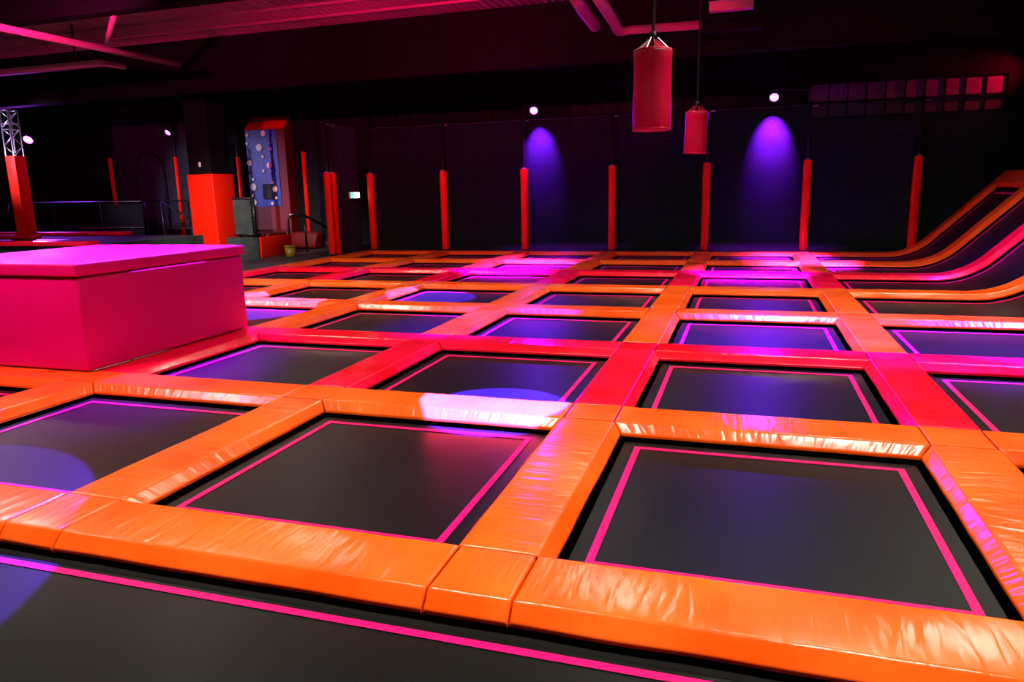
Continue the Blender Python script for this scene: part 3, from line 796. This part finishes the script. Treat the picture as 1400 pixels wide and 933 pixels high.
# concrete column with red padding
t = empty('padded_column', (-16.14, 19.5, FLOOR), 'thick black column with red padded base behind the pink box', 'column')
obj('shaft', bx(-0.42, 0.42, -0.44, 0.44, 0.01, 5.99 - FLOOR), M['cladding'], t)
obj('padding', bx(-0.48, 0.47, -0.5, 0.5, 0.0, 2.42, 0.03), M['post_red'], t, True)
obj('notice', bx(-0.03, 0.05, -0.455, -0.445, 2.64, 2.78), M['white'], t)
# raised trampoline deck at the far left
t = empty('raised_trampoline', (-20, 16, FLOOR), 'raised trampoline deck with red pads at the far left', 'trampoline')
ox, oy, oz = 20, -16, -FLOOR
obj('deck_body', bx(-6.0, 4.4, -2.2, 2.25, 0.0, 0.60), M['grey'], t)
for nm_, (a_, b_, c_, d_) in (('far_pad', (-6.0, 1.55, 1.95, 2.45)), ('near_pad', (-6.0, 4.9, -2.35, -1.95)), ('middle_pad', (-6.0, -0.2, 0.35, 0.75))):
    obj(nm_, bx(a_, b_, c_, d_, 0.61, 0.72, 0.03), M['red'], t, True)
obj('jumping_bed', bx(-6.0, 1.5, -1.9, 0.3, 0.602, 0.61), M['bed'], t)
# wall with arched recess
t = empty('arched_wall', (-21.7, 23.0, FLOOR), 'dark slate wall panel with a tall arched doorway at the left', 'wall panel')
obj('panel', bx(-1.75, 1.75, 0.03, 0.2, 0, 5.2), M['grey'], t)
def arch_poly(hw, h, n=14):
    return [(-hw, 0.4)] + [(-hw * math.cos(math.pi * i / n), h - hw * 1.0 + hw * 1.0 * math.sin(math.pi * i / n)) for i in range(n + 1)] + [(hw, 0.4)]
o = obj('arch_trim', prism(bmesh.new(), arch_poly(0.70, 3.45), -0.01, 0.029), M['black'], t, loc=(-0.1, 0, 0))
o = obj('arch_leaf', prism(bmesh.new(), arch_poly(0.63, 3.38), -0.03, -0.011), M['arch'], t, loc=(-0.1, 0, 0))
# second wall with red arch, behind the column
t = empty('arched_wall', (-18.6, 23.2, FLOOR), 'dark wall panel with a red arched opening behind the padded column', 'wall panel')
obj('panel', bx(-1.2, 0.75, 0.03, 0.2, 0, 5.2), M['cladding'], t)
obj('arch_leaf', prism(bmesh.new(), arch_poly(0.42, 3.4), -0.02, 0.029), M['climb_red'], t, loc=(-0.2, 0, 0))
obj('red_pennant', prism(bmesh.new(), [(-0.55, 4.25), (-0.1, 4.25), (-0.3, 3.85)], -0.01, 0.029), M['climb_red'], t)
# thin posts with red sleeves at the left
for x, y, z0, z1, lb in ((-23.05, 22.4, 0.30, 3.25, 'thin red sleeved post left of the arched doorway'), (-20.0, 22.4, 0.3, 3.2, 'thin red sleeved post right of the arched doorway'),
                         (-17.3, 22.4, 0.3, 3.1, 'dim red sleeved post right of the padded column'), (-14.75, 22.6, 0.3, 3.2, 'dim red sleeved post right of the climbing wall')):
    t = empty('sleeved_post', (x, y, FLOOR), lb, 'post', 'thin red sleeved posts')
    obj('pole', tube(bmesh.new(), [(0, 0, 0), (0, 0, 5.0)], 0.05, 8), M['steel'], t, True)
    obj('sleeve', tube(bmesh.new(), [(0, 0, z0), (0, 0, z1)], 0.075, 10), M['post_red'], t, True)
# climbing wall
t = empty('climbing_wall', (-17.0, 23.8, FLOOR), 'blue climbing wall with pale round holds and red sloping frame', 'climbing wall')
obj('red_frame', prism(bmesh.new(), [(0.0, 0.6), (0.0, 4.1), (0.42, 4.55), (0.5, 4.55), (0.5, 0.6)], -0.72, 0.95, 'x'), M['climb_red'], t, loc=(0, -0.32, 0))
obj('lit_top_slope', prism(bmesh.new(), [(0.0, 4.11), (0.42, 4.56), (0.40, 4.58), (-0.02, 4.13)], -0.72, 0.95, 'x'), M['post_red'], t, loc=(0, -0.32, 0))  # frame's red again, brightened to show light falling on the slope
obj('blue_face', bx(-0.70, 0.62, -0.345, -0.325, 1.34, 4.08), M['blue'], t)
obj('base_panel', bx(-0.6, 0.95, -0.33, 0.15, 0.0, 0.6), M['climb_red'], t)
dots = [(347.4, 187, 2), (346.7, 198, 2), (368.4, 185, 3.6), (363, 203.5, 4.6), (377.5, 205.5, 2), (367.6, 215.6, 2), (349.8, 223.7, 3.6), (376, 227, 3.7),
        (368.6, 234.3, 2), (354.5, 245.8, 2), (379.5, 250, 2), (354.5, 256.1, 4.6), (383.6, 258.6, 3.6), (353.6, 267.3, 2), (385.2, 270.4, 2), (355.6, 277, 3.6), (380.3, 277.8, 2)]
rings_ = [(356, 191, 3.9), (376, 194, 4.1), (351, 209.3, 4.1), (376.4, 215, 4.2), (363.5, 223.3, 3.8), (353, 237, 4.2), (380, 238.6, 4.2), (369, 247, 3.5)]
def face_xy(u, v):
    # measured layout of the panel face -> panel coordinates
    tv = (v - 180.0) / (281.5 - 180.0)
    ul = 343.5 + (350.5 - 343.5) * tv; ur = 384 + (392 - 384) * tv
    tu = (u - ul) / (ur - ul)
    return -0.70 + 1.32 * tu, 4.08 - 2.74 * tv + 0.04 * (1 - tu)
def disc(u, v, r, name, mt, inner=None, yy=-0.348):
    x, z = face_xy(u, v); r = r / 33.0
    bm = bmesh.new(); n = 20
    if inner is None:
        tube(bm, [(0, 0, 0), (0, -0.03, 0), (0, -0.05, 0)], [r, r, r * 0.85], n)
    else:
        tube(bm, [(r * math.cos(2 * math.pi * k / n), 0, r * math.sin(2 * math.pi * k / n)) for k in range(n)], 0.014, 5, True)
    obj(name, bm, M[mt], t, loc=(x, yy, z))
for d in dots: disc(*d, 'round_hold', 'dot')
for d in rings_: disc(*d, 'ring_hold', 'ring', True)
obj('dark_crate_hold', bx(-0.12, 0.35, -0.40, -0.35, 1.6, 2.15, 0.04), M['grey'], t)
# low platform with red side mat and grey front
t = empty('low_platform', (-13.4, 17.3, FLOOR), 'low grey platform with black panelled railing right behind the pink box', 'platform')
obj('grey_front', bx(-0.6, 0.46, 0.0, 0.1, 0, 0.585), M['grey'], t)
obj('platform_body', bx(-0.6, 0.40, 0.1, 1.4, 0, 0.56), M['black'], t)
obj('railing_panel', bx(-0.30, 0.28, 0.04, 0.06, 0.68, 1.62), M['grey'], t)
bm = bmesh.new()
tube(bm, [(-0.34, 0.05, 1.66), (0.36, 0.05, 1.66)], 0.03, 8); tube(bm, [(-0.34, 0.05, 0.66), (0.36, 0.05, 0.66)], 0.025, 8)
tube(bm, [(0.36, 0.05, 0.56), (0.36, 0.05, 1.66)], 0.04, 8)
obj('railing_frame', bm, M['steel'], t, True)
bm = bmesh.new()
for i in range(9): box(bm, 0.34, 0.36, -0.002, 0.008, 0.75 + i * 0.105, 0.765 + i * 0.105)
obj('rail_studs', bm, M['alu'], t)
o = obj('side_mat', bx(0.47, 0.53, 0.02, 1.45, 0.01, 0.585, 0.012), M['post_red'], t, True); o['label'] = 'bright red side mat'
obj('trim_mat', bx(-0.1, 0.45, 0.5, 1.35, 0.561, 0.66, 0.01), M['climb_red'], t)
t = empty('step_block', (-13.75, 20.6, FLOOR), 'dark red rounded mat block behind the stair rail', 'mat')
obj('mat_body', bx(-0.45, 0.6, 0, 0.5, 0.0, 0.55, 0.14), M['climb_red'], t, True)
t = empty('stair_rail', (-13.1, 18.95, FLOOR), 'curved black stair handrail beside the yellow bucket', 'railing')
obj('handrail', tube(bmesh.new(), [(0.05, 0, 0), (0.03, 0, 1.0), (0.08, 0.1, 1.12), (0.25, 0.5, 1.12), (0.4, 1.1, 0.85), (0.5, 1.6, 0.6), (0.55, 1.8, 0.0)], 0.04, 10), M['steel'], t, True)
obj('post', tube(bmesh.new(), [(0.28, 0.5, 0), (0.28, 0.5, 1.1)], 0.035, 8), M['steel'], t, True)
obj('grip', tube(bmesh.new(), [(0.06, 0.05, 1.15), (0.24, 0.45, 1.165)], 0.018, 8), M['alu'], t, True)
# bucket
t = empty('bucket', (-12.38, 17.95, FLOOR), 'small yellow bucket standing on the floor by the red mat', 'bucket')
obj('pail', tube(bmesh.new(), [(0, 0, 0), (0, 0, 0.02), (0, 0, 0.27)], [0.11, 0.125, 0.15], 18), M['bucket'], t, True)
obj('rim', tube(bmesh.new(), [(0, 0, 0.27), (0, 0, 0.275), (0, 0, 0.31), (0, 0, 0.312)], [0.15, 0.168, 0.168, 0.15], 18), M['bucket'], t, True)
obj('paper_label', bx(0.03, 0.11, -0.148, -0.140, 0.10, 0.2), M['white'], t)
# railings in the left background
t = empty('railing', (-20.5, 20.6, FLOOR), 'long black handrail crossing the far left background', 'railing')
bm = bmesh.new(); tube(bm, [(-5.8, 0, 1.66), (3.6, 0, 1.62)], 0.025, 8); obj('handrail', bm, M['steel'], t, True)
for x in (-5.8, -3.6, -1.4, 0.6, 2.4, 3.6): obj('post', tube(bmesh.new(), [(x, 0, 0), (x, 0, 1.64)], 0.028, 8), M['steel'], t, True)
obj('lower_rail', tube(bmesh.new(), [(-5.8, 0, 0.74), (3.6, 0, 0.72)], 0.02, 8), M['steel'], t, True)
bm = bmesh.new()
for i in range(22): box(bm, -2.6 + i * 0.12, -2.55 + i * 0.12 + random.random() * 0.03, -0.03, -0.021, 0.735, 0.75)
obj('rail_studs', bm, M['alu'], t)
obj('kick_panel', bx(-5.8, 0.4, 0.03, 0.05, 0.05, 1.55), M['cladding'], t)
t = empty('stair_gate', (-18.0, 19.9, FLOOR), 'black stair gate with sloping rail left of the padded column', 'railing')
bm = bmesh.new()
for q in ([(-0.55, 0, 0), (-0.55, 0, 1.62)], [(0.6, 0, 0), (0.6, 0, 1.0)], [(-0.55, 0, 1.62), (0.55, 0, 1.02)], [(-0.55, 0, 0.35), (0.6, 0, 0.35)], [(0.75, 0, 0), (0.75, 0, 0.95), (0.6, 0, 1.02)]):
    tube(bm, q, 0.035, 8)
obj('frame', bm, M['steel'], t, True)
obj('pale_step', bx(-1.6, 0.5, 0.1, 0.42, 0.40, 0.47), M['dot'], t)
obj('step_block', bx(-2.6, 0.7, 0.05, 0.45, 0.0, 0.39), M['grey'], t)
